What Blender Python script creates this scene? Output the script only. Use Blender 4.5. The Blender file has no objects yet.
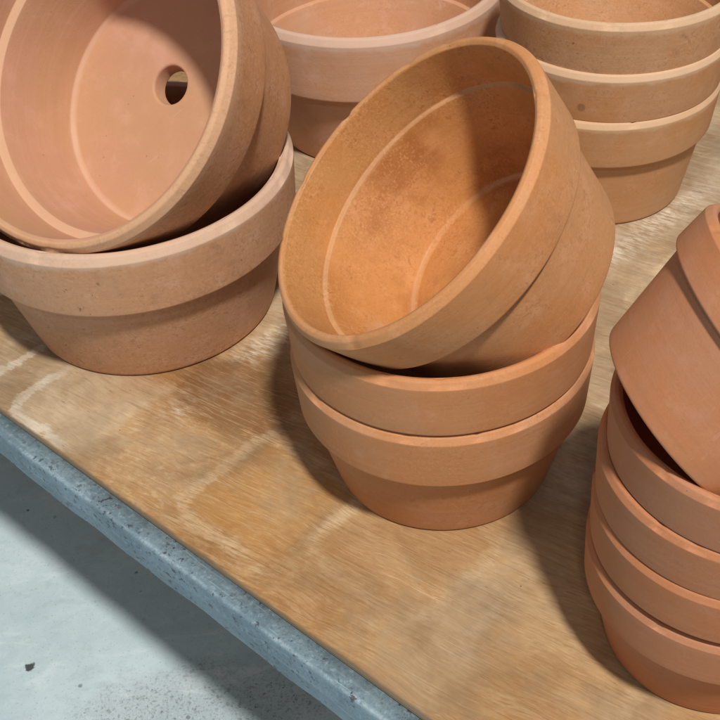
import bpy, bmesh, math, random
from mathutils import Vector, Matrix
random.seed(4)
S = bpy.context.scene
COL = S.collection
U = 0.12                                    # one unit = outer radius of the middle stack's pots, in metres
FLOOR_Z = -3.0 * U

# ------------------------------------------------------------------ node helper
class NT:
    def __init__(self, name):
        self.m = bpy.data.materials.new(name); self.m.use_nodes = True
        self.t = self.m.node_tree; self.t.nodes.clear()
        self.out = self.t.nodes.new('ShaderNodeOutputMaterial')
        self.b = self.t.nodes.new('ShaderNodeBsdfPrincipled')
        self.t.links.new(self.b.outputs[0], self.out.inputs[0])
    def put(self, sock, v):
        if isinstance(v, bpy.types.NodeSocket): self.t.links.new(v, sock)
        elif isinstance(v, (tuple, list)) and len(v) == 3 and sock.type == 'RGBA': sock.default_value = (*v, 1)
        else: sock.default_value = v
    def obj(self): return self.t.nodes.new('ShaderNodeTexCoord').outputs['Object']
    def mapping(self, v, loc=(0,0,0), rot=(0,0,0), scale=(1,1,1)):
        n = self.t.nodes.new('ShaderNodeMapping'); self.put(n.inputs[0], v)
        n.inputs[1].default_value = loc; n.inputs[2].default_value = rot; n.inputs[3].default_value = scale
        return n.outputs[0]
    def noise(self, v, scale, detail=4, rough=.55, dist=0, seed=0):
        n = self.t.nodes.new('ShaderNodeTexNoise'); n.noise_dimensions = '4D'
        self.put(n.inputs['Vector'], v); n.inputs['Scale'].default_value = scale; n.inputs['Detail'].default_value = detail
        n.inputs['Roughness'].default_value = rough; n.inputs['Distortion'].default_value = dist; n.inputs['W'].default_value = seed
        return n.outputs[0]
    def voro(self, v, scale, rnd=1):
        n = self.t.nodes.new('ShaderNodeTexVoronoi'); self.put(n.inputs['Vector'], v)
        n.inputs['Scale'].default_value = scale; n.inputs['Randomness'].default_value = rnd
        return n.outputs['Distance']
    def math(self, op, a, b=0.0, c=None, clamp=False):
        n = self.t.nodes.new('ShaderNodeMath'); n.operation = op; n.use_clamp = clamp
        self.put(n.inputs[0], a); self.put(n.inputs[1], b)
        if c is not None: self.put(n.inputs[2], c)
        return n.outputs[0]
    def step(self, v, lo, hi, a=0.0, b=1.0):
        n = self.t.nodes.new('ShaderNodeMapRange'); n.interpolation_type = 'SMOOTHSTEP'
        self.put(n.inputs[0], v); n.inputs[1].default_value = lo; n.inputs[2].default_value = hi
        n.inputs[3].default_value = a; n.inputs[4].default_value = b
        return n.outputs[0]
    def mix(self, f, a, b, mode='MIX'):
        n = self.t.nodes.new('ShaderNodeMix'); n.data_type = 'RGBA'; n.blend_type = mode
        self.put(n.inputs[0], f); self.put(n.inputs[6], a); self.put(n.inputs[7], b)
        return n.outputs[2]
    def sep(self, v):
        n = self.t.nodes.new('ShaderNodeSeparateXYZ'); self.put(n.inputs[0], v); return n.outputs
    def comb(self, x, y, z):
        n = self.t.nodes.new('ShaderNodeCombineXYZ'); self.put(n.inputs[0], x); self.put(n.inputs[1], y); self.put(n.inputs[2], z)
        return n.outputs[0]
    def bump(self, h, strength, dist, nrm=None):
        n = self.t.nodes.new('ShaderNodeBump'); n.inputs['Strength'].default_value = strength; n.inputs['Distance'].default_value = dist
        self.put(n.inputs['Height'], h)
        if nrm is not None: self.put(n.inputs['Normal'], nrm)
        return n.outputs[0]
    def done(self, color, rough, normal=None, spec=.35):
        self.put(self.b.inputs['Base Color'], color); self.put(self.b.inputs['Roughness'], rough)
        self.b.inputs['Specular IOR Level'].default_value = spec
        if normal is not None: self.put(self.b.inputs['Normal'], normal)
        return self.m

# ------------------------------------------------------------------ materials
def clay(name, base, k, seed, pale=.3, speck=.25, mott=.5, lip=0.0, H=1.03, tint=None, rough=.82, spots=(), lipcol=(.62,.50,.43), ledge=None, ring=None, grain=.35, upper=None):
    """fired clay: mottling, pale bloom, turning lines, dark specks; k = metres per pot unit"""
    n = NT(name); v = n.mapping(n.obj(), scale=(1/k,)*3)
    big = n.noise(v, 1.6, 3, seed=seed); mid = n.noise(v, 6, 6, .6, seed=seed+1.3)
    fine = n.noise(v, 42, 5, .65, seed=seed+2.1); grit = n.noise(v, 150, 2, .6, seed=seed+4)
    hot = tint or (base[0]*1.02, base[1]*.91, base[2]*.76)
    c = n.mix(n.step(big, .40, .60), base, hot)
    palec = (min(1,base[0]*1.16+.04), min(1,base[1]*1.22+.035), min(1,base[2]*1.35+.045))
    c = n.mix(n.math('MULTIPLY', n.step(mid, .48, .74), pale), c, palec)
    c = n.mix(n.math('MULTIPLY', n.step(mid, .47, .25), mott*.55), c, tuple(x*.62 for x in base))
    c = n.mix(n.math('MULTIPLY', n.step(fine, .55, .78), mott*.4), c, palec)
    c = n.mix(n.math('MULTIPLY', n.step(fine, .43, .25), mott*.5), c, tuple(x*.55 for x in base))
    x, y, z = n.sep(v)
    turn = n.noise(n.comb(n.math('MULTIPLY', x, .35), n.math('MULTIPLY', y, .35), n.math('MULTIPLY', z, 16)), 1.6, 5, .6, seed=seed+7)
    c = n.mix(n.math('MULTIPLY', n.step(turn, .5, .75), .22), c, palec)
    c = n.mix(n.math('MULTIPLY', n.step(turn, .48, .28), .2), c, tuple(q*.7 for q in base))
    if speck:
        pk = n.noise(v, 24, 3, .7, seed=seed+9); zone = n.step(n.noise(v, 2.2, 2, seed=seed+11), .42, .62)
        c = n.mix(n.math('MULTIPLY', n.math('MULTIPLY', n.step(pk, .62, .70), zone), speck), c, (base[0]*.42, base[1]*.36, base[2]*.32))
    g1 = n.noise(v, 62, 3, .7, seed=seed+17); g2 = n.noise(v, 28, 4, .7, .8, seed+18)
    if upper:
        c = n.mix(n.math('MULTIPLY', n.math('MULTIPLY', n.step(n.math('ADD', z, n.math('MULTIPLY', n.math('SUBTRACT', mid, .5), .25)), upper[0]-.05, upper[0]+.06), n.step(big, .42, .60)), upper[2]), c, upper[1])  # yellower zone above the ledge: its lit look put into the colour
    gz = n.step(n.noise(v, 2.6, 4, .6, seed=seed+19), .36, .66, .25, 1.0); grain *= .66
    gm = n.math('MULTIPLY', gz, grain)
    c = n.mix(n.math('MULTIPLY', n.step(g1, .50, .66), gm), c, palec)
    c = n.mix(n.math('MULTIPLY', n.step(g1, .48, .34), n.math('MULTIPLY', gm, .7)), c, tuple(q*.6 for q in base))
    c = n.mix(n.math('MULTIPLY', n.math('MULTIPLY', n.step(g2, .52, .62), n.step(mid, .42, .58)), n.math('MULTIPLY', gm, 1.5)), c, (base[0]*.66, base[1]*.55, base[2]*.46))
    # thin pale scuffs
    sc = n.noise(n.mapping(v, rot=(.6, .4, seed), scale=(2.2, 26, 3.5)), 1.0, 3, .6, 1.5, seed+15)
    c = n.mix(n.math('MULTIPLY', n.math('MULTIPLY', n.step(sc, .66, .72), n.step(big, .45, .55)), .35), c, palec)
    # loose dark grains and pinholes
    dots = n.voro(v, 13); keep = n.step(n.noise(v, 5, 1, seed=seed+12), .55, .62)
    c = n.mix(n.math('MULTIPLY', n.math('MULTIPLY', n.step(dots, .085, .03), keep), .55), c, (base[0]*.3, base[1]*.25, base[2]*.2))
    if lip:
        edge = n.math('ADD', z, n.math('MULTIPLY', n.noise(v, 7, 4, seed=seed+13), .10))
        c = n.mix(n.math('MULTIPLY', n.step(edge, H-.04, H+.0), lip), c, lipcol)
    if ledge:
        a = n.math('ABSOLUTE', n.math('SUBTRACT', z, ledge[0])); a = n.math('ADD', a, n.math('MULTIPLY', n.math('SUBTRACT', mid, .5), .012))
        c = n.mix(n.math('MULTIPLY', n.step(a, .014, .004), ledge[1]), c, ledge[2])  # pale ledge line: chalk plus the light the ledge catches, painted in
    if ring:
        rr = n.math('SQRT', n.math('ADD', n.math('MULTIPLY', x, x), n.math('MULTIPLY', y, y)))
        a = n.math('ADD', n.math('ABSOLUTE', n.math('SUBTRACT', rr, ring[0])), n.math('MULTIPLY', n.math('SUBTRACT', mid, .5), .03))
        c = n.mix(n.math('MULTIPLY', n.math('MULTIPLY', n.math('MULTIPLY', n.step(a, .018, .004), n.step(big, .3, .6)), n.step(z, ring[1]+.06, ring[1]+.03)), ring[2]), c, ring[3])  # pale floor ring: colour for chalk and for light on the corner
    for (px, py, pz, r, col, amt) in spots:
        d = n.t.nodes.new('ShaderNodeVectorMath'); d.operation = 'DISTANCE'
        n.put(d.inputs[0], v); d.inputs[1].default_value = (px, py, pz)
        dd = n.math('ADD', d.outputs['Value'], n.math('MULTIPLY', n.math('SUBTRACT', mid, .5), r*1.2))
        c = n.mix(n.math('MULTIPLY', n.step(dd, r, r*.55), amt), c, col)
    nr = n.bump(grit, .16, .0006*k/U)
    nr = n.bump(fine, .13, .001*k/U, nr)
    nr = n.bump(turn, .10, .0016*k/U, nr)
    return n.done(c, n.step(mid, .3, .7, rough-.2, rough-.02), nr, .42)

def wood_mat():
    n = NT('worn plywood'); v = n.mapping(n.obj(), scale=(1/U,)*3)
    warp = n.noise(v, 1.1, 2, seed=3)
    x, y, z = n.sep(v)
    vv = n.comb(x, n.math('ADD', y, n.math('MULTIPLY', n.math('SUBTRACT', warp, .5), .35)), z)
    g = n.mapping(vv, rot=(0, 0, math.radians(37)))
    gx, gy, gz = n.sep(g)
    def gr(a, b, s, d=5, r=.6, seed=0): return n.noise(n.comb(n.math('MULTIPLY', gx, a), n.math('MULTIPLY', gy, b), 0.0), s, d, r, 0, seed)
    tone = gr(.35, 1.4, 1.6, 4, seed=1); med = gr(.7, 9, 1.5, 5, seed=2); fine = gr(2.2, 34, 1.5, 4, .65, 3)
    pores = gr(5, 55, 1.2, 3, .6, 4); fleck = gr(6.5, 30, 1.2, 3, .7, 5); rub = n.noise(v, 2.3, 6, .65, seed=6)
    scr = gr(.9, 60, 1.0, 2, .5, 7)
    c = n.mix(n.step(tone, .3, .7), (.385, .200, .078), (.465, .278, .125))
    c = n.mix(n.math('MULTIPLY', n.step(med, .36, .7), .4), c, (.54, .36, .185))
    c = n.mix(n.math('MULTIPLY', n.step(fine, .50, .38), .42), c, (.27, .14, .055))
    c = n.mix(n.math('MULTIPLY', n.step(fine, .53, .66), .34), c, (.66, .48, .28))
    c = n.mix(n.math('MULTIPLY', n.step(rub, .38, .66), .35), c, (.50, .37, .24))
    hf0 = gr(3, 26, 1.3, 4, .7, 30)
    def blob(bx, by, rx, ry, ang=0, soft=.5):
        m = n.mapping(n.mapping(v, loc=(-bx, -by, 0)), rot=(0, 0, -math.radians(ang)))
        a, b, _ = n.sep(m)
        d = n.math('SQRT', n.math('ADD', n.math('POWER', n.math('ABSOLUTE', n.math('DIVIDE', a, rx)), 2.0), n.math('POWER', n.math('ABSOLUTE', n.math('DIVIDE', b, ry)), 2.0)))
        d = n.math('ADD', d, n.math('MULTIPLY', n.math('SUBTRACT', rub, .5), .9))
        d = n.math('ADD', d, n.math('MULTIPLY', n.math('SUBTRACT', hf0, .5), .8))
        return n.step(d, 1+soft*.6, 1-soft)
    ruf = n.math('MULTIPLY', n.math('SUBTRACT', gr(2.5, 16, 1.3, 4, .7, 61), .5), 1.0)
    def square(cx, cy, ang, hx, hy, rad, w):
        m = n.mapping(n.mapping(v, loc=(-cx, -cy, 0)), rot=(0, 0, -math.radians(ang)))
        a, b, _ = n.sep(m)
        jit = n.math('ADD', n.math('MULTIPLY', n.math('SUBTRACT', n.noise(v, 3.5, 5, .7, seed=8), .5), .20), n.math('MULTIPLY', n.math('SUBTRACT', gr(3, 22, 1.4, 4, .7, 33), .5), .16))
        qa = n.math('MAXIMUM', n.math('SUBTRACT', n.math('ABSOLUTE', a), hx-rad), 0.0)
        qb = n.math('MAXIMUM', n.math('SUBTRACT', n.math('ABSOLUTE', b), hy-rad), 0.0)
        d = n.math('SUBTRACT', n.math('SQRT', n.math('ADD', n.math('MULTIPLY', qa, qa), n.math('MULTIPLY', qb, qb))), rad)
        d = n.math('ADD', d, jit)
        ring = n.math('MULTIPLY', n.step(n.math('ABSOLUTE', d), w, w*.45), (n.step(hf, .40, .56, .35, 1.0) if cx > -1.5 else n.step(hf, .36, .5, .6, 1.0))); inside = n.step(n.math('ADD', d, n.math('MULTIPLY', jit, .6)), .03, -.10)
        return ring, inside
    wear = n.step(n.noise(v, 2.0, 4, .6, seed=9), .30, .62)
    # bleached, dusty patches, plus a lit wedge between two stacks painted in pale
    hf = gr(6, 70, 1.3, 4, .7, 31)
    dusty_lit = n.math('MAXIMUM', n.math('MAXIMUM', blob(2.6, 8.2, 1.9, 3.1, -25), blob(-2.75, 6.75, .75, .9, -45)), n.math('MAXIMUM', blob(-.3, 9.2, 1.4, 2.6, 0), n.math('MULTIPLY', blob(1.3, 5.35, .36, .5, -20, .3), 1.0)))
    c = n.mix(n.math('MULTIPLY', dusty_lit, n.step(rub, .2, .6, .55, .85)), c, (.57, .49, .39))
    c = n.mix(n.math('MULTIPLY', n.math('MULTIPLY', dusty_lit, n.step(med, .62, .40)), .5), c, (.36, .27, .19))
    chalk = n.math('MAXIMUM', n.math('MAXIMUM', blob(-.75, 6.95, .62, .17, 38, .8), blob(-1.25, 6.42, .35, .16, 38, .8)), n.math('MULTIPLY', blob(2.7, 8.15, .9, .16, 42, .9), 1.0))
    c = n.mix(n.math('MULTIPLY', chalk, n.step(fleck, .42, .6)), c, (.80, .78, .74))
    rice = n.noise(n.comb(n.math('MULTIPLY', gx, 9), n.math('MULTIPLY', gy, 17), 0.0), 1.0, 4, .7, 0, 15)
    flaky = n.math('MAXIMUM', blob(-1.7, 5.9, 1.0, .55, -45, .8), n.math('MULTIPLY', blob(-.6, 5.6, 2.2, 1.6, -40, .8), .45))
    c = n.mix(n.math('MULTIPLY', n.math('MULTIPLY', n.step(rice, .50, .62), flaky), .8), c, (.66, .52, .37))
    c = n.mix(n.math('MULTIPLY', n.math('MULTIPLY', n.step(rice, .46, .34), flaky), .6), c, (.34, .19, .085))
    grime = n.noise(v, 1.4, 7, .7, seed=21)
    c = n.mix(n.math('MULTIPLY', n.step(grime, .51, .62), .5), c, (.34, .235, .14))
    c = n.mix(n.math('MULTIPLY', n.step(grime, .47, .33), .4), c, (.62, .47, .30))
    worn = gr(.8, 3.2, 1.7, 6, .68, 41)
    c = n.mix(n.math('MULTIPLY', n.step(worn, .54, .68), .5), c, (.33, .22, .125))
    c = n.mix(n.math('MULTIPLY', n.step(worn, .45, .33), .35), c, (.62, .49, .34))
    # half-bleached foreground band and warm stained tile marks
    c = n.mix(n.math('MULTIPLY', blob(-1.75, 5.95, .75, .42, -45, .7), .4), c, (.60, .45, .30))
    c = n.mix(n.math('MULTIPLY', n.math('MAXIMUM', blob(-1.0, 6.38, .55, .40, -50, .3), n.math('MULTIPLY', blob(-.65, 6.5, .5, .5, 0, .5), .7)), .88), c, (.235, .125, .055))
    c = n.mix(n.math('MULTIPLY', blob(.75, 4.25, .42, .2, -30, .9), .35), c, (.33, .26, .18))
    c = n.mix(n.math('MULTIPLY', blob(.6, 4.3, 1.5, .6, -35, .9), .5), c, (.54, .43, .29))
    for (cx, cy, ang, hx, hy, rad, w, amt, inn) in ((-.74, 5.24, -47, .50, .47, .14, .075, .66, .8), (.16, 4.72, -45, .50, .46, .14, .065, .42, .4),
                                          (-2.13, 6.50, -45, .46, .50, .12, .06, .62, 0.0), (-3.0, 7.5, -45, .47, .46, .14, .06, .6, 0.0), (1.05, 3.75, -45, .5, .47, .14, .07, .3, .1),
                                          (2.9, 7.1, -47, .5, .5, .14, .07, .6, .0), (2.2, 6.2, -47, .5, .5, .14, .07, .5, .0)):
        ring, inside = square(cx, cy, ang, hx, hy, rad, w)
        c = n.mix(n.math('MULTIPLY', inside, inn*.7), c, (.46, .25, .085))
        rc = (.80, .82, .82) if cx < -1.5 else (.72, .60, .44)
        if cx == -2.13: ring = n.math('MULTIPLY', ring, blob(-2.6, 6.35, .55, .6, 0, .5)); c = n.mix(n.math('MULTIPLY', inside, .5), c, (.60, .52, .42))
        c = n.mix(n.math('MULTIPLY', n.math('MULTIPLY', ring, wear if cx > -1.5 else n.step(wear, -.3, .4)), amt), c, rc)
    # grey scuffs
    for (bx, by, rx, ry, a) in ((-.86, 5.72, .30, .03, 48), (-.40, 4.98, .30, .03, 50), (-.62, 5.98, .14, .05, 40), (.75, 4.12, .12, .05, -35)):
        c = n.mix(n.math('MULTIPLY', blob(bx, by, rx, ry*2, a, .95), .38), c, (.20, .16, .12))
    c = n.mix(n.math('MULTIPLY', n.step(pores, .655, .72), .62), c, (.16, .08, .035))
    c = n.mix(n.math('MULTIPLY', n.math('MULTIPLY', n.step(fleck, .60, .68), n.step(rub, .45, .65)), .3), c, (.78, .64, .45))
    c = n.mix(n.math('MULTIPLY', n.step(scr, .66, .72), .4), c, (.72, .58, .42))
    c = n.mix(n.math('MULTIPLY', n.step(hf, .53, .64), .28), c, (.72, .58, .40)); c = n.mix(n.math('MULTIPLY', n.step(hf, .46, .36), .3), c, (.24, .13, .055))
    g2 = n.mapping(v, rot=(0, 0, math.radians(38.5))); hx, hy, _ = n.sep(g2)
    def st(a, b, s, d=3, r=.6, seed=0): return n.noise(n.comb(n.math('MULTIPLY', hx, a), n.math('MULTIPLY', hy, b), 0.0), s, d, r, 0, seed)
    l1 = st(.7, 52, 1.0, 3, .6, 51); l2 = st(.45, 24, 1.0, 4, .65, 52); l3 = st(1.1, 95, 1.0, 2, .6, 53); pat = n.noise(v, 1.7, 4, .65, seed=54)
    c = n.mix(n.math('MULTIPLY', n.math('MULTIPLY', n.step(l1, .57, .64), n.step(pat, .38, .6)), .42), c, (.20, .115, .055))
    c = n.mix(n.math('MULTIPLY', n.step(l1, .44, .36), .25), c, (.56, .44, .30))
    c = n.mix(n.math('MULTIPLY', n.step(l2, .55, .66), .22), c, (.31, .195, .10))
    c = n.mix(n.math('MULTIPLY', n.step(l2, .44, .34), .18), c, (.62, .48, .32))
    c = n.mix(n.math('MULTIPLY', n.math('MULTIPLY', n.step(l3, .60, .66), n.step(pat, .6, .4)), .5), c, (.76, .65, .50))
    gy2 = n.noise(v, .95, 5, .65, seed=55)
    c = n.mix(n.math('MULTIPLY', n.step(gy2, .50, .62), .45), c, (.33, .27, .20))
    c = n.mix(n.math('MULTIPLY', n.step(n.noise(v, 3.1, 4, .7, seed=56), .58, .72), .3), c, (.27, .225, .17))
    dots = n.voro(v, 9); keep = n.step(n.noise(v, 4, 1, seed=14), .56, .62)
    c = n.mix(n.math('MULTIPLY', n.math('MULTIPLY', n.step(dots, .075, .03), keep), .7), c, (.12, .07, .04))
    aged = n.noise(v, 1.25, 5, .62, .5, 71)
    c = n.mix(1.0, c, n.mix(n.step(aged, .40, .62), (.96, .90, .80), (.74, .64, .52)), 'MULTIPLY')
    edge = n.math('MULTIPLY', n.math('ADD', x, y), -.70711)
    c = n.mix(n.math('MULTIPLY', n.step(n.math('ADD', edge, n.math('MULTIPLY', n.math('SUBTRACT', rub, .5), .05)), -2.56, -2.53), .85), c, (.11, .10, .075))
    nr = n.bump(fine, .25, .0008); nr = n.bump(pores, .2, .0006, nr)
    return n.done(c, n.step(rub, .3, .7, .48, .68), nr, .35)

def steel_mat():
    n = NT('weathered galvanised steel'); v = n.mapping(n.obj(), scale=(1/U,)*3)
    a = n.noise(v, 2.4, 5, .6, seed=1); b = n.noise(v, 24, 6, .75, seed=2); f = n.noise(v, 70, 3, .6, seed=3)
    along = n.mapping(v, rot=(0, 0, math.radians(45))); ax, ay, az = n.sep(along)
    st = n.noise(n.comb(n.math('MULTIPLY', ax, 1.0), n.math('MULTIPLY', ay, 14), n.math('MULTIPLY', az, 14)), 1.5, 5, .6, seed=4)
    c = n.mix(n.step(a, .35, .65), (.15, .235, .29), (.22, .325, .39))
    c = n.mix(n.math('MULTIPLY', n.step(b, .54, .62), .55), c, (.36, .50, .58))
    c = n.mix(n.math('MULTIPLY', n.step(b, .48, .38), .6), c, (.11, .17, .21))
    c = n.mix(n.math('MULTIPLY', n.step(st, .55, .75), .35), c, (.40, .50, .56))
    zone = n.step(n.noise(v, 1.5, 3, .6, seed=7), .46, .58)
    pit = n.math('MULTIPLY', n.step(n.noise(v, 23, 3, .6, seed=5), .585, .63), zone)
    scr = n.noise(n.comb(n.math('MULTIPLY', ax, 2.0), n.math('MULTIPLY', ay, 60), n.math('MULTIPLY', az, 60)), 1.0, 3, .6, seed=12)
    c = n.mix(n.math('MULTIPLY', n.step(scr, .62, .68), .4), c, (.48, .60, .66))
    c = n.mix(n.math('MULTIPLY', pit, .85), c, (.05, .045, .05))
    rust = n.math('MULTIPLY', n.step(n.noise(v, 7, 4, .7, seed=6), .66, .72), n.step(f, .35, .55))
    c = n.mix(n.math('MULTIPLY', rust, .8), c, (.11, .055, .04))
    gr1 = n.noise(v, 48, 4, .75, seed=14); c = n.mix(n.math('MULTIPLY', n.step(gr1, .54, .62), .42), c, (.07, .10, .12)); c = n.mix(n.math('MULTIPLY', n.step(gr1, .44, .36), .22), c, (.38, .50, .56))
    dirt = n.step(n.math('ADD', n.math('MULTIPLY', n.math('ADD', ax, 0.0), 0.0), n.noise(v, 9, 3, seed=9)), .62, .75)
    c = n.mix(n.math('MULTIPLY', dirt, .35), c, (.20, .24, .24))
    fx, fy, fz = n.sep(v)
    cr = n.math('ABSOLUTE', n.math('ADD', n.math('MULTIPLY', n.math('ADD', fx, fy), .70711), -2.362))
    cr = n.math('ADD', cr, n.math('MULTIPLY', n.math('SUBTRACT', b, .5), .05))
    cm = n.math('MULTIPLY', n.math('MULTIPLY', n.step(cr, .026, .006), n.step(fz, -.035, -.012)), n.step(a, .40, .56, .25, 1.0))
    c = n.mix(n.math('MULTIPLY', cm, n.step(gr1, .44, .58, .1, .6)), c, (.46, .57, .63))
    c = n.mix(n.math('MULTIPLY', n.math('MULTIPLY', n.step(cr, .05, .02), n.step(n.noise(v, 15, 3, .7, seed=31), .60, .65)), .85), c, (.06, .06, .065))
    h = n.math('SUBTRACT', b, n.math('MULTIPLY', pit, .6))
    nr = n.bump(h, .3, .0006); nr = n.bump(f, .25, .0004, nr)
    n.b.inputs['Metallic'].default_value = .15
    return n.done(c, n.step(b, .3, .7, .38, .62), nr, .5)

def concrete_mat():
    n = NT('worn concrete'); v = n.mapping(n.obj(), scale=(1/U,)*3)
    a = n.noise(v, .8, 5, .6, seed=1); b = n.noise(v, 6, 6, .65, seed=2); f = n.noise(v, 50, 4, .65, seed=3)
    c = n.mix(n.step(a, .3, .7), (.445, .565, .625), (.565, .685, .74))
    c = n.mix(n.math('MULTIPLY', n.step(b, .5, .72), .35), c, (.62, .74, .78))
    c = n.mix(n.math('MULTIPLY', n.step(b, .46, .3), .3), c, (.34, .43, .46))
    c = n.mix(n.math('MULTIPLY', n.step(f, .45, .3), .18), c, (.28, .35, .37))
    x, y, z = n.sep(v)
    dx = n.math('ADD', x, 1.75); dy = n.math('SUBTRACT', y, 5.35)
    d = n.math('SQRT', n.math('ADD', n.math('POWER', n.math('ABSOLUTE', n.math('DIVIDE', dx, 1.35)), 2.0), n.math('POWER', n.math('ABSOLUTE', n.math('DIVIDE', dy, .62)), 2.0)))
    d = n.math('ADD', d, n.math('MULTIPLY', n.math('SUBTRACT', n.noise(v, 2.5, 5, .6, seed=6), .5), 1.3))
    worn = n.step(d, 1.25, .55)
    c = n.mix(n.math('MULTIPLY', worn, .45), c, (.36, .425, .445))
    agg = n.noise(v, 19, 4, .7, seed=7); agg2 = n.noise(v, 42, 3, .65, seed=8)
    c = n.mix(n.math('MULTIPLY', n.math('MULTIPLY', worn, n.step(agg, .54, .62)), .75), c, (.22, .25, .25))
    c = n.mix(n.math('MULTIPLY', n.math('MULTIPLY', worn, n.step(agg2, .55, .63)), .6), c, (.15, .155, .15))
    c = n.mix(n.math('MULTIPLY', n.math('MULTIPLY', worn, n.step(agg2, .42, .34)), .6), c, (.66, .70, .69))
    sm = n.noise(n.mapping(v, rot=(0, 0, .7), scale=(1, 2.4, 1)), 1.3, 7, .7, .6, seed=17)
    c = n.mix(n.math('MULTIPLY', n.step(sm, .52, .66), .5), c, (.70, .79, .82))
    c = n.mix(n.math('MULTIPLY', n.step(sm, .46, .34), .4), c, (.38, .46, .49))
    gt = n.noise(v, 38, 3, .7, seed=18); c = n.mix(n.math('MULTIPLY', n.step(gt, .59, .66), .55), c, (.25, .29, .30))
    dots = n.voro(v, 4.2); keep = n.step(n.noise(v, 1.8, 3, seed=11), .46, .60)
    dd = n.math('ADD', dots, n.math('MULTIPLY', n.math('SUBTRACT', f, .5), .12))
    c = n.mix(n.math('MULTIPLY', n.math('MULTIPLY', n.step(dd, .11, .06), keep), .8), c, (.10, .115, .12))
    d2 = n.voro(v, 11); c = n.mix(n.math('MULTIPLY', n.math('MULTIPLY', n.step(d2, .13, .05), n.step(worn, -.2, .8)), .75), c, (.13, .15, .155))
    fl = n.math('SQRT', n.math('ADD', n.math('POWER', n.math('ABSOLUTE', n.math('ADD', x, 3.43)), 2.0), n.math('POWER', n.math('ABSOLUTE', n.math('SUBTRACT', y, 6.11)), 2.0)))
    fl = n.math('ADD', fl, n.math('MULTIPLY', n.math('SUBTRACT', n.noise(v, 22, 2, seed=12), .5), .09))
    c = n.mix(n.step(fl, .06, .035), c, (.07, .085, .085))
    nr = n.bump(b, .2, .002); nr = n.bump(f, .25, .0008, nr)
    return n.done(c, .78, nr, .25)

# ------------------------------------------------------------------ pot geometry
def fillet(pts, seg=6):
    """pts: (r, z, radius) corners -> polyline with rounded corners"""
    out = []
    for i, (x, z, rad) in enumerate(pts):
        p = Vector((x, z))
        if rad <= 0 or i in (0, len(pts)-1): out.append(p); continue
        a = Vector(pts[i-1][:2]) - p; b = Vector(pts[i+1][:2]) - p
        la, lb = a.length, b.length; a.normalize(); b.normalize()
        ang = a.angle(b); t = min(rad/math.tan(ang/2), la*.48, lb*.48)
        p0, p1 = p + a*t, p + b*t
        for k in range(seg+1):
            u = k/seg; out.append(p0*(1-u)**2 + p*2*u*(1-u) + p1*u*u)
    # subdivide long spans so the slight irregularity can act
    res = [out[0]]
    for q in out[1:]:
        L = (q-res[-1]).length; m = max(1, int(L/.08))
        s = res[-1].copy()
        for k in range(1, m+1): res.append(s.lerp(q, k/m))
    return res

SEG = 208
def lathe(name, poly, K, mats, wob, seed, slot=lambda p: 0, hole_shift=(0, 0)):
    bm = bmesh.new(); rings = []; top = max(p.y for p in poly)
    rs = random.Random(seed); ph = [rs.uniform(0, 6.28) for _ in range(6)]
    chips = [(rs.uniform(0, 6.28), rs.uniform(.02, .05), rs.uniform(.004, .012)) for _ in range(7)] if name == 'rim' else []
    for p in poly:
        ring = []
        for i in range(SEG):
            a = 2*math.pi*i/SEG
            f = 1 + wob*(.8*math.sin(2*a+ph[0]) + .4*math.sin(3*a+ph[1]) + .2*math.sin(7*a+ph[2]+3*p.y) + .15*math.sin(13*a+ph[3]-5*p.y))
            zz = p.y + (wob*1.0*math.sin(2*a+ph[4])+wob*.4*math.sin(5*a+ph[5]))*(p.y if p.y > 0 else 0)
            if chips and p.y > top-.045 and p.x > .93:
                for ca, cw, cd in chips:
                    da = abs((a-ca+math.pi) % (2*math.pi)-math.pi)
                    if da < cw: q = (1-(da/cw)**2)**1.5*cd; zz -= q; f -= q*.6 if p.x > .965 else 0
            w = max(0, min(1, (.45-p.x)/.3)) if p.y < .2 else 0
            ring.append(bm.verts.new(((p.x*f*math.cos(a)+hole_shift[0]*w)*K, (p.x*f*math.sin(a)+hole_shift[1]*w)*K, zz*K)))
        rings.append(ring)
    for j in range(len(rings)-1):
        s = slot((poly[j]+poly[j+1])/2)
        for i in range(SEG):
            f = bm.faces.new((rings[j][i], rings[j][(i+1) % SEG], rings[j+1][(i+1) % SEG], rings[j+1][i]))
            f.smooth = True; f.material_index = s
    bmesh.ops.recalc_face_normals(bm, faces=bm.faces)
    me = bpy.data.meshes.new(name); bm.to_mesh(me); bm.free()
    for m in mats: me.materials.append(m)
    return me

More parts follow.
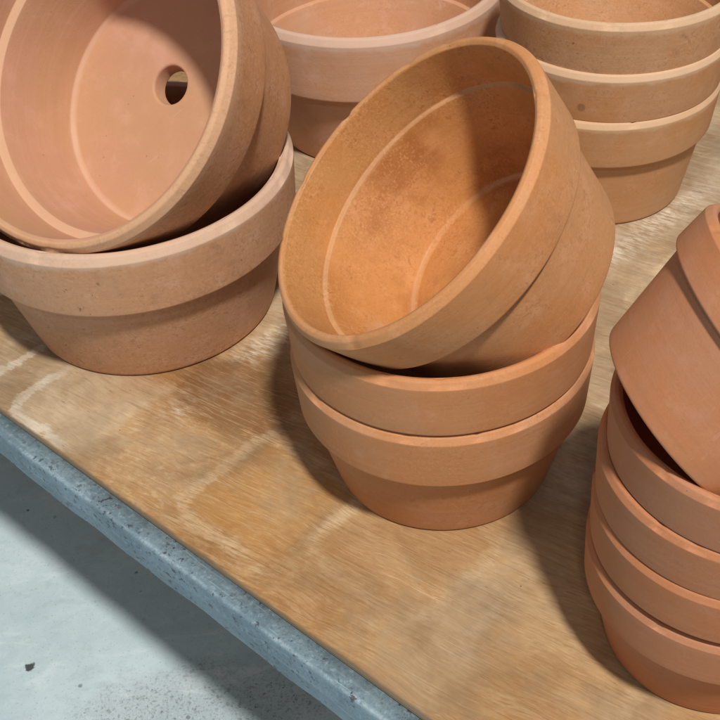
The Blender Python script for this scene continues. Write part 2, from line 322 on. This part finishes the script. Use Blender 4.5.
def pot(kind, label, group, K, loc, axis, spin, P, mats, seed, wob=.0030, hole_world=None):
    """P: rb, rc, hc, H, hl (ledge height), ri (inner lip radius), rf (inner floor radius), hf"""
    K *= U
    rb, rc, hc, H, hl, ri, rf, hf = (P[q] for q in ('rb', 'rc', 'hc', 'H', 'hl', 'ri', 'rf', 'hf'))
    rbc = rc - .055; rl = ri - .03; rw = rl - P.get('lw', .024); hr = .105
    mid_o = ((rbc+rc)/2 - .012, hc); mid_i = ((rl+rw)/2, hl)
    rim = fillet([(*mid_o, 0), (rc, hc+.004, .028), (1.0, H-.050, .016), (.974, H-.008, .022), (.95, H, .02), (ri+.002, H-.014, .016), (rl, hl+.007, .007), (*mid_i, 0)])
    body = fillet([(*mid_i, 0), (rw, hl-.006, .008), (rf+.012, hf+.022, .02), (rf-.02, hf, .02), (hr+.012, hf+.004, .022), (hr, .0, .012), (hr+.05, .0, 0), (rb-.002, 0, .035), (rbc, hc+.002, .012), (*mid_o, 0)])
    root = bpy.data.objects.new(kind, None); COL.objects.link(root)
    root.empty_display_size = .03
    root['label'] = label; root['category'] = 'flower pot'
    if group: root['group'] = group
    root.location = Vector(loc)*U
    q = Vector((0, 0, 1)).rotation_difference(Vector(axis).normalized())
    root.rotation_mode = 'QUATERNION'
    root.rotation_quaternion = q @ Matrix.Rotation(spin, 3, 'Z').to_quaternion()
    hole_shift = (0, 0)
    if hole_world:                            # the drainage hole is a little off centre
        hv = root.rotation_quaternion.inverted() @ Vector(hole_world); hole_shift = (hv.x, hv.y)
    def inner(p):        # inside faces carry the second material
        lim = rb + (rbc-rb)*p.y/hc - .03 if p.y < hc else (ri + rc)/2
        return 1 if (p.x < lim and p.y > .03) else 0
    for nm, poly in (('rim', rim), ('body', body)):
        me = lathe(nm, poly, K, mats, wob, seed, inner, hole_shift)
        o = bpy.data.objects.new(nm, me); COL.objects.link(o); o.parent = root
    return root

G = dict(rb=.7762, rc=.9807, hc=.6462, H=1.0320)
def prof(rb=0, rc=0, hc=0, H=0, hl=.68, ri=.92, rf=.68, hf=.10):
    return dict(rb=G['rb']+rb, rc=G['rc']+rc, hc=G['hc']+hc, H=G['H']+H, hl=hl, ri=ri, rf=rf, hf=hf)
LIP = .045
PC = prof(-.0038, -.0012, .0147, .0206+LIP, hl=.71, rf=.66, hf=.12)
PL = prof(-.0036, -.0037, -.0417, -.0684+LIP, hl=.60, ri=.92, rf=.70)
PM = prof(-.0166, .0120, -.0212, .0064+LIP, hl=.62)
PB = prof(.0100, -.0228, .0388, .0419+LIP, hl=.70)
PR = prof(.0143, .0040, .0088, -.0013+LIP, hl=.66)
PTC = prof(-.0034, -.0407, -.0149, .0315, hl=.735, ri=.922, rf=.655, hf=.125)
PTL = prof(.0128, -.0232, -.0452, -.014, hl=.628, ri=.922, rf=.715, hf=.105); PTL['lw'] = .05
PTR = prof(-.0011, -.0073, .0746, -.002, hl=.74)
sC = .4386; sB = .4219; sR = .4355
KM, KB, KR, KL = 1.3262, .9947, .7998, 1.3374

# clay colours (albedo)
TAN, PINK, BUFF, RED = (.52, .255, .125), (.56, .31, .19), (.54, .295, .165), (.50, .215, .115)
C0 = clay('tan fired clay', (.51, .248, .116), U, 1, grain=.45, pale=.4, speck=.2, mott=.45, rough=.8)
C1 = clay('smooth tan fired clay', (.51, .242, .110), U, 21, pale=.35, speck=.15, mott=.4, rough=.8)
TCo = clay('ochre fired clay', (.535, .258, .112), 1.02*U, 33, grain=.5, pale=.45, speck=.2, mott=.6, rough=.78)
TCi = clay('orange stained clay', (.54, .232, .072), 1.02*U, 41, pale=.45, speck=.5, mott=1.1, rough=.66, tint=(.36, .128, .032), grain=.9,  # orange holds both stain and the light bounced around inside the pot
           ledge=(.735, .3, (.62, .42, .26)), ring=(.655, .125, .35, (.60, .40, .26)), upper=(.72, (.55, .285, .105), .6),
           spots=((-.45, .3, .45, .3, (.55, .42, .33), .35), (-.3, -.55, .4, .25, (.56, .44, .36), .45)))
L0 = clay('speckled pale clay', (.545, .298, .168), KL*U, 51, grain=.75, pale=.6, speck=1.0, mott=1.3, lip=.6, H=1.012, lipcol=(.63, .47, .37), tint=(.54, .285, .145))
TLo = clay('speckled buff clay', (.56, .290, .155), 1.318*U, 61, grain=.85, pale=.5, speck=.6, mott=1.3, lip=.45, H=1.0, lipcol=(.66, .42, .26))
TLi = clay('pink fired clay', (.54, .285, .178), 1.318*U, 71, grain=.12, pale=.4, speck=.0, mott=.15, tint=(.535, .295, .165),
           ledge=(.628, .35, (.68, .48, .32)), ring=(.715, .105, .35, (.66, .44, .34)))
M0 = clay('pale bloomed clay', (.57, .325, .205), KM*U, 81, pale=.5, speck=.1, mott=.3, lip=.6, H=1.07, lipcol=(.64, .47, .38))
MB = (.54*.45, .295*.38, .165*.36)
B2 = clay('freckled buff clay', (.545, .315, .170), KB*U, 91, grain=.75, pale=.4, speck=1.0, mott=1.2, lip=.5, H=1.105, lipcol=(.68, .50, .34),
          spots=((.36, -.89, .93, .04, MB, .5), (.33, -.91, .96, .04, MB, .5), (.29, -.925, .99, .04, MB, .4)))
B1 = clay('buff clay with smudge', (.53, .298, .155), KB*U, 97, grain=.5, pale=.4, speck=.7, mott=.9, lip=.6, H=1.11, lipcol=(.68, .50, .35),
          spots=((-.43, -.88, .82, .045, MB, .6),))
B0 = clay('plain buff clay', (.53, .292, .145), KB*U, 103, pale=.35, speck=.25, mott=.4, lip=.5, H=1.11, lipcol=(.68, .50, .34))
RM = [clay('reddish fired clay', (.465-.008*i, .204-.004*i, .102-.002*i), KR*U, 111+9*i, grain=.28, pale=.25, speck=.08, mott=.3, rough=.78) for i in range(4)]
TRo = clay('smooth red brown clay', (.495, .218, .112), .75*U, 161, grain=.22, pale=.3, speck=.05, mott=.25, rough=.72)
HOLEW = (.0219, .0824, .0958)

gl, gc, gb, gr_ = 'pots stacked on the left', 'pots in the middle stack', 'pots in the back right stack', 'pots in the front right stack'
Z = (0, 0, 1)
XC, XL, XM, XB, XR = (.5306, 5.5715), (-1.7349, 7.7304), (.3637, 10.5832), (2.3585, 8.9932), (1.9787, 3.8699)
def up(st, K, step, lv, off=(0, 0, 0)): return (st[0]+off[0]*K, st[1]+off[1]*K, K*(step*lv+off[2]) + .004)
pot('terracotta_pot', 'tan pot standing on the plywood at the bottom of the middle stack', gc, 1, up(XC, 1, sC, 0), (0, 0, 1), .3, PC, [C0, C0], 1)
pot('terracotta_pot', 'upright tan pot under the tipped pot, second in the middle stack', gc, 1, up(XC, 1, sC, 1, (.0022, -.0039, .0011)), (-.004, .006, 1), 1.9, PC, [C1, C1], 2)
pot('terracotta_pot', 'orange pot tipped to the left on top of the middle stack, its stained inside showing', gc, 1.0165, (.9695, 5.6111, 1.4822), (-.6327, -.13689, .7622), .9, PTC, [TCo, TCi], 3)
pot('terracotta_pot', 'wide speckled pot with pale lip standing on the plywood, holding a tipped pot', gl, KL, up(XL, KL, 0, 0), Z, .4, PL, [L0, L0], 4)
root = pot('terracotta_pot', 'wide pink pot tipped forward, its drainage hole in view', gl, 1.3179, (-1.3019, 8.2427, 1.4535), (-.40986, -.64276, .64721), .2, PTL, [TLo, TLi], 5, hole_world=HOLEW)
pot('terracotta_pot', 'wide pale pot with whitish lip standing alone between the left and back right stacks', None, KM, up(XM, KM, 0, 0), Z, 2.2, PM, [M0, M0], 6)
pot('terracotta_pot', 'buff pot with bare body showing, bottom of the back right stack', gb, KB, up(XB, KB, sB, 0), Z, 1.1, PB, [B0, B0], 7)
pot('terracotta_pot', 'buff pot with a small dark smudge, middle of the back right stack', gb, KB, up(XB, KB, sB, 1, (.0157, -.0053, .0014)), (.006, -.004, 1), .0, PB, [B1, B1], 8)
pot('terracotta_pot', 'freckled buff pot, open topmost of the back right stack', gb, KB, up(XB, KB, sB, 2, (.023, -.0044, -.0057)), (.008, -.005, 1), .0, PB, [B2, B2], 9)
rl = ['reddish pot standing on the plywood at the bottom of the front right stack', 'reddish pot second from the bottom of the front right stack',
      'reddish pot third from the bottom of the front right stack', 'reddish pot fourth up in the front right stack, directly holding the tipped pot']
ro = [(0, 0, 0), (-.0015, -.0101, .0228), (.0035, .0084, .0075), (.0393, -.0048, -.0164)]
for i in range(4):
    pot('terracotta_pot', rl[i], gr_, KR, up(XR, KR, sR, i, ro[i]), (.004*i, .007*(i % 2)-.002*i, 1), 1.3*i, PR, [RM[i], RM[i]], 20+i)
pot('terracotta_pot', 'smooth reddish pot tipped away to the right on top of the front right stack', gr_, .74914, (1.5981, 3.8895, 1.8012), (.70056, -.00413, .71359), .5, PTR, [TRo, TRo], 30)

# ------------------------------------------------------------------ table
WOOD, STEEL, CONC = wood_mat(), steel_mat(), concrete_mat()
tdir = Vector((1, -1, 0)).normalized(); ndir = Vector((-1, -1, 0)).normalized()
def TP(t, n, z): return (tdir*t + ndir*n)*U + Vector((0, 0, z*U))
T0, T1, N0, N1 = -17.0, 4.2, -2.515, -14.5                 # table extent along the edge and inward
table = bpy.data.objects.new('display_table', None); COL.objects.link(table)
table.location = TP((T0+T1)/2, (N0+N1)/2, -3.0)
table['label'] = 'low plywood topped display table with blue grey steel edge, carrying the clay pots'; table['category'] = 'table'
def child(name, bm, mat, parent, smooth=False):
    for f in bm.faces: f.smooth = smooth
    bmesh.ops.recalc_face_normals(bm, faces=bm.faces)
    me = bpy.data.meshes.new(name); bm.to_mesh(me); bm.free(); me.materials.append(mat)
    o = bpy.data.objects.new(name, me); COL.objects.link(o); o.parent = parent
    if parent: o.location = -parent.location           # local coordinates = world coordinates
    return o
def box(bm, t0, t1, n0, n1, z0, z1, bev=.01):
    vs = [bm.verts.new(TP(t, n, z)) for z in (z0, z1) for t, n in ((t0, n0), (t1, n0), (t1, n1), (t0, n1))]
    fs = [(0, 1, 2, 3), (4, 5, 6, 7), (0, 1, 5, 4), (1, 2, 6, 5), (2, 3, 7, 6), (3, 0, 4, 7)]
    fs = [bm.faces.new([vs[i] for i in f]) for f in fs]
    if bev: bmesh.ops.bevel(bm, geom=list({e for f in fs for e in f.edges}), offset=bev*U, segments=2, affect='EDGES')
bm = bmesh.new(); box(bm, T0, T1, N0, N1, -.16, 0, .005); child('table_top', bm, WOOD, table)
# folded steel edge: top flange, rounded fold, front flange (long side in view), slightly dented along its length
rs = random.Random(8)
def edge_profile(w, drop, rise=.012, th=.03, rad=.02):
    pts = [(0.0, rise-.10), (0.0, rise)]
    pts += [(w-rad+rad*math.sin(a), rise-rad+rad*math.cos(a)) for a in [i*math.pi/2/7 for i in range(8)]]
    pts += [(w+.006, -drop*.5), (w, -drop), (w-th, -drop), (w-th, rise-th-.07)]
    return pts
bm = bmesh.new(); prev = None; NS = 220
for i in range(NS+1):
    t = T0 + (T1-T0)*i/NS
    wv = .006*math.sin(t*2.1)+.004*math.sin(t*5.3+1)+.003*math.sin(t*11)
    far = min(1, max(0, (-4.2-t)/3.2))                    # the front flange is bent and shallower towards the left end
    pr = edge_profile(.150+.004*math.sin(t*1.3)+.012*far, .34-.10*far+.012*math.sin(t*1.7), .014+wv*.5)
    ring = [bm.verts.new(TP(t, N0+.013+n+wv*(1 if n > .05 else .3), z)) for n, z in pr]
    if prev:
        for k in range(len(ring)): bm.faces.new((prev[k], prev[(k+1) % len(ring)], ring[(k+1) % len(ring)], ring[k]))
    else: bm.faces.new(ring)
    prev = ring
bm.faces.new(prev[::-1])
child('steel_edge', bm, STEEL, table, True)
for t, n in ((T0+.6, N0-.6), (T1-.6, N0-.6), (T1-.6, N1+.6), (T0+.6, N1+.6)):
    bm = bmesh.new(); box(bm, t-.15, t+.15, n-.15, n+.15, -3.0, -.163, .02); child('leg', bm, STEEL, table)

# ------------------------------------------------------------------ floor
bm = bmesh.new()
R_ = 60
vs = [bm.verts.new((x*U, y*U, FLOOR_Z)) for x, y in ((-R_, -R_), (R_, -R_), (R_, R_), (-R_, R_))]
bm.faces.new(vs); fl = child('floor', bm, CONC, None); fl['kind'] = 'structure'

# ------------------------------------------------------------------ camera
cam = bpy.data.cameras.new('camera'); co = bpy.data.objects.new('camera', cam); COL.objects.link(co)
pitch, roll, f, cx, cy, h = .782222, -.0876969, 1092.197, 369.7238, 442.8709, 5.684174
fwd = Vector((0, math.cos(pitch), -math.sin(pitch))); rt = Vector((1, 0, 0)); upv = rt.cross(fwd)
r2 = rt*math.cos(roll) + upv*math.sin(roll); u2 = -rt*math.sin(roll) + upv*math.cos(roll)
M = Matrix((r2, u2, -fwd)).transposed().to_4x4(); M.translation = Vector((0, 0, h*U))
co.matrix_world = M
cam.sensor_width = 36; cam.lens = f/720*36; cam.shift_x = (360-cx)/720; cam.shift_y = (cy-360)/720
cam.clip_start = .01; cam.clip_end = 200
S.camera = co

# ------------------------------------------------------------------ light: two ceiling lamps and soft hall light
def lamp(name, target, shift, dist, size, power, color):
    d = Vector((-shift[0], -shift[1], 1)).normalized()
    l = bpy.data.lights.new(name, 'AREA'); l.shape = 'DISK'; l.size = size; l.energy = power; l.color = color
    o = bpy.data.objects.new(name, l); COL.objects.link(o)
    o.location = Vector(target)*U + d*dist
    o.rotation_euler = (-d).to_track_quat('-Z', 'Y').to_euler()
lamp('ceiling_lamp', (.5, 6, 0), (-.14, .48), 5.0, .36, 265, (1, .95, .87))
lamp('ceiling_lamp', (.5, 6, 0), (.15, .85), 6.0, .45, 30, (1, .97, .93))
W = bpy.data.worlds.new('World'); S.world = W; W.use_nodes = True
bg = W.node_tree.nodes['Background']; bg.inputs[0].default_value = (.86, .93, 1.0, 1); bg.inputs[1].default_value = .17
S.view_settings.view_transform = 'Standard'; S.view_settings.look = 'None'; S.view_settings.exposure = 0; S.view_settings.gamma = 1
S.cycles.use_denoising = True; S.cycles.max_bounces = 8; S.cycles.diffuse_bounces = 5
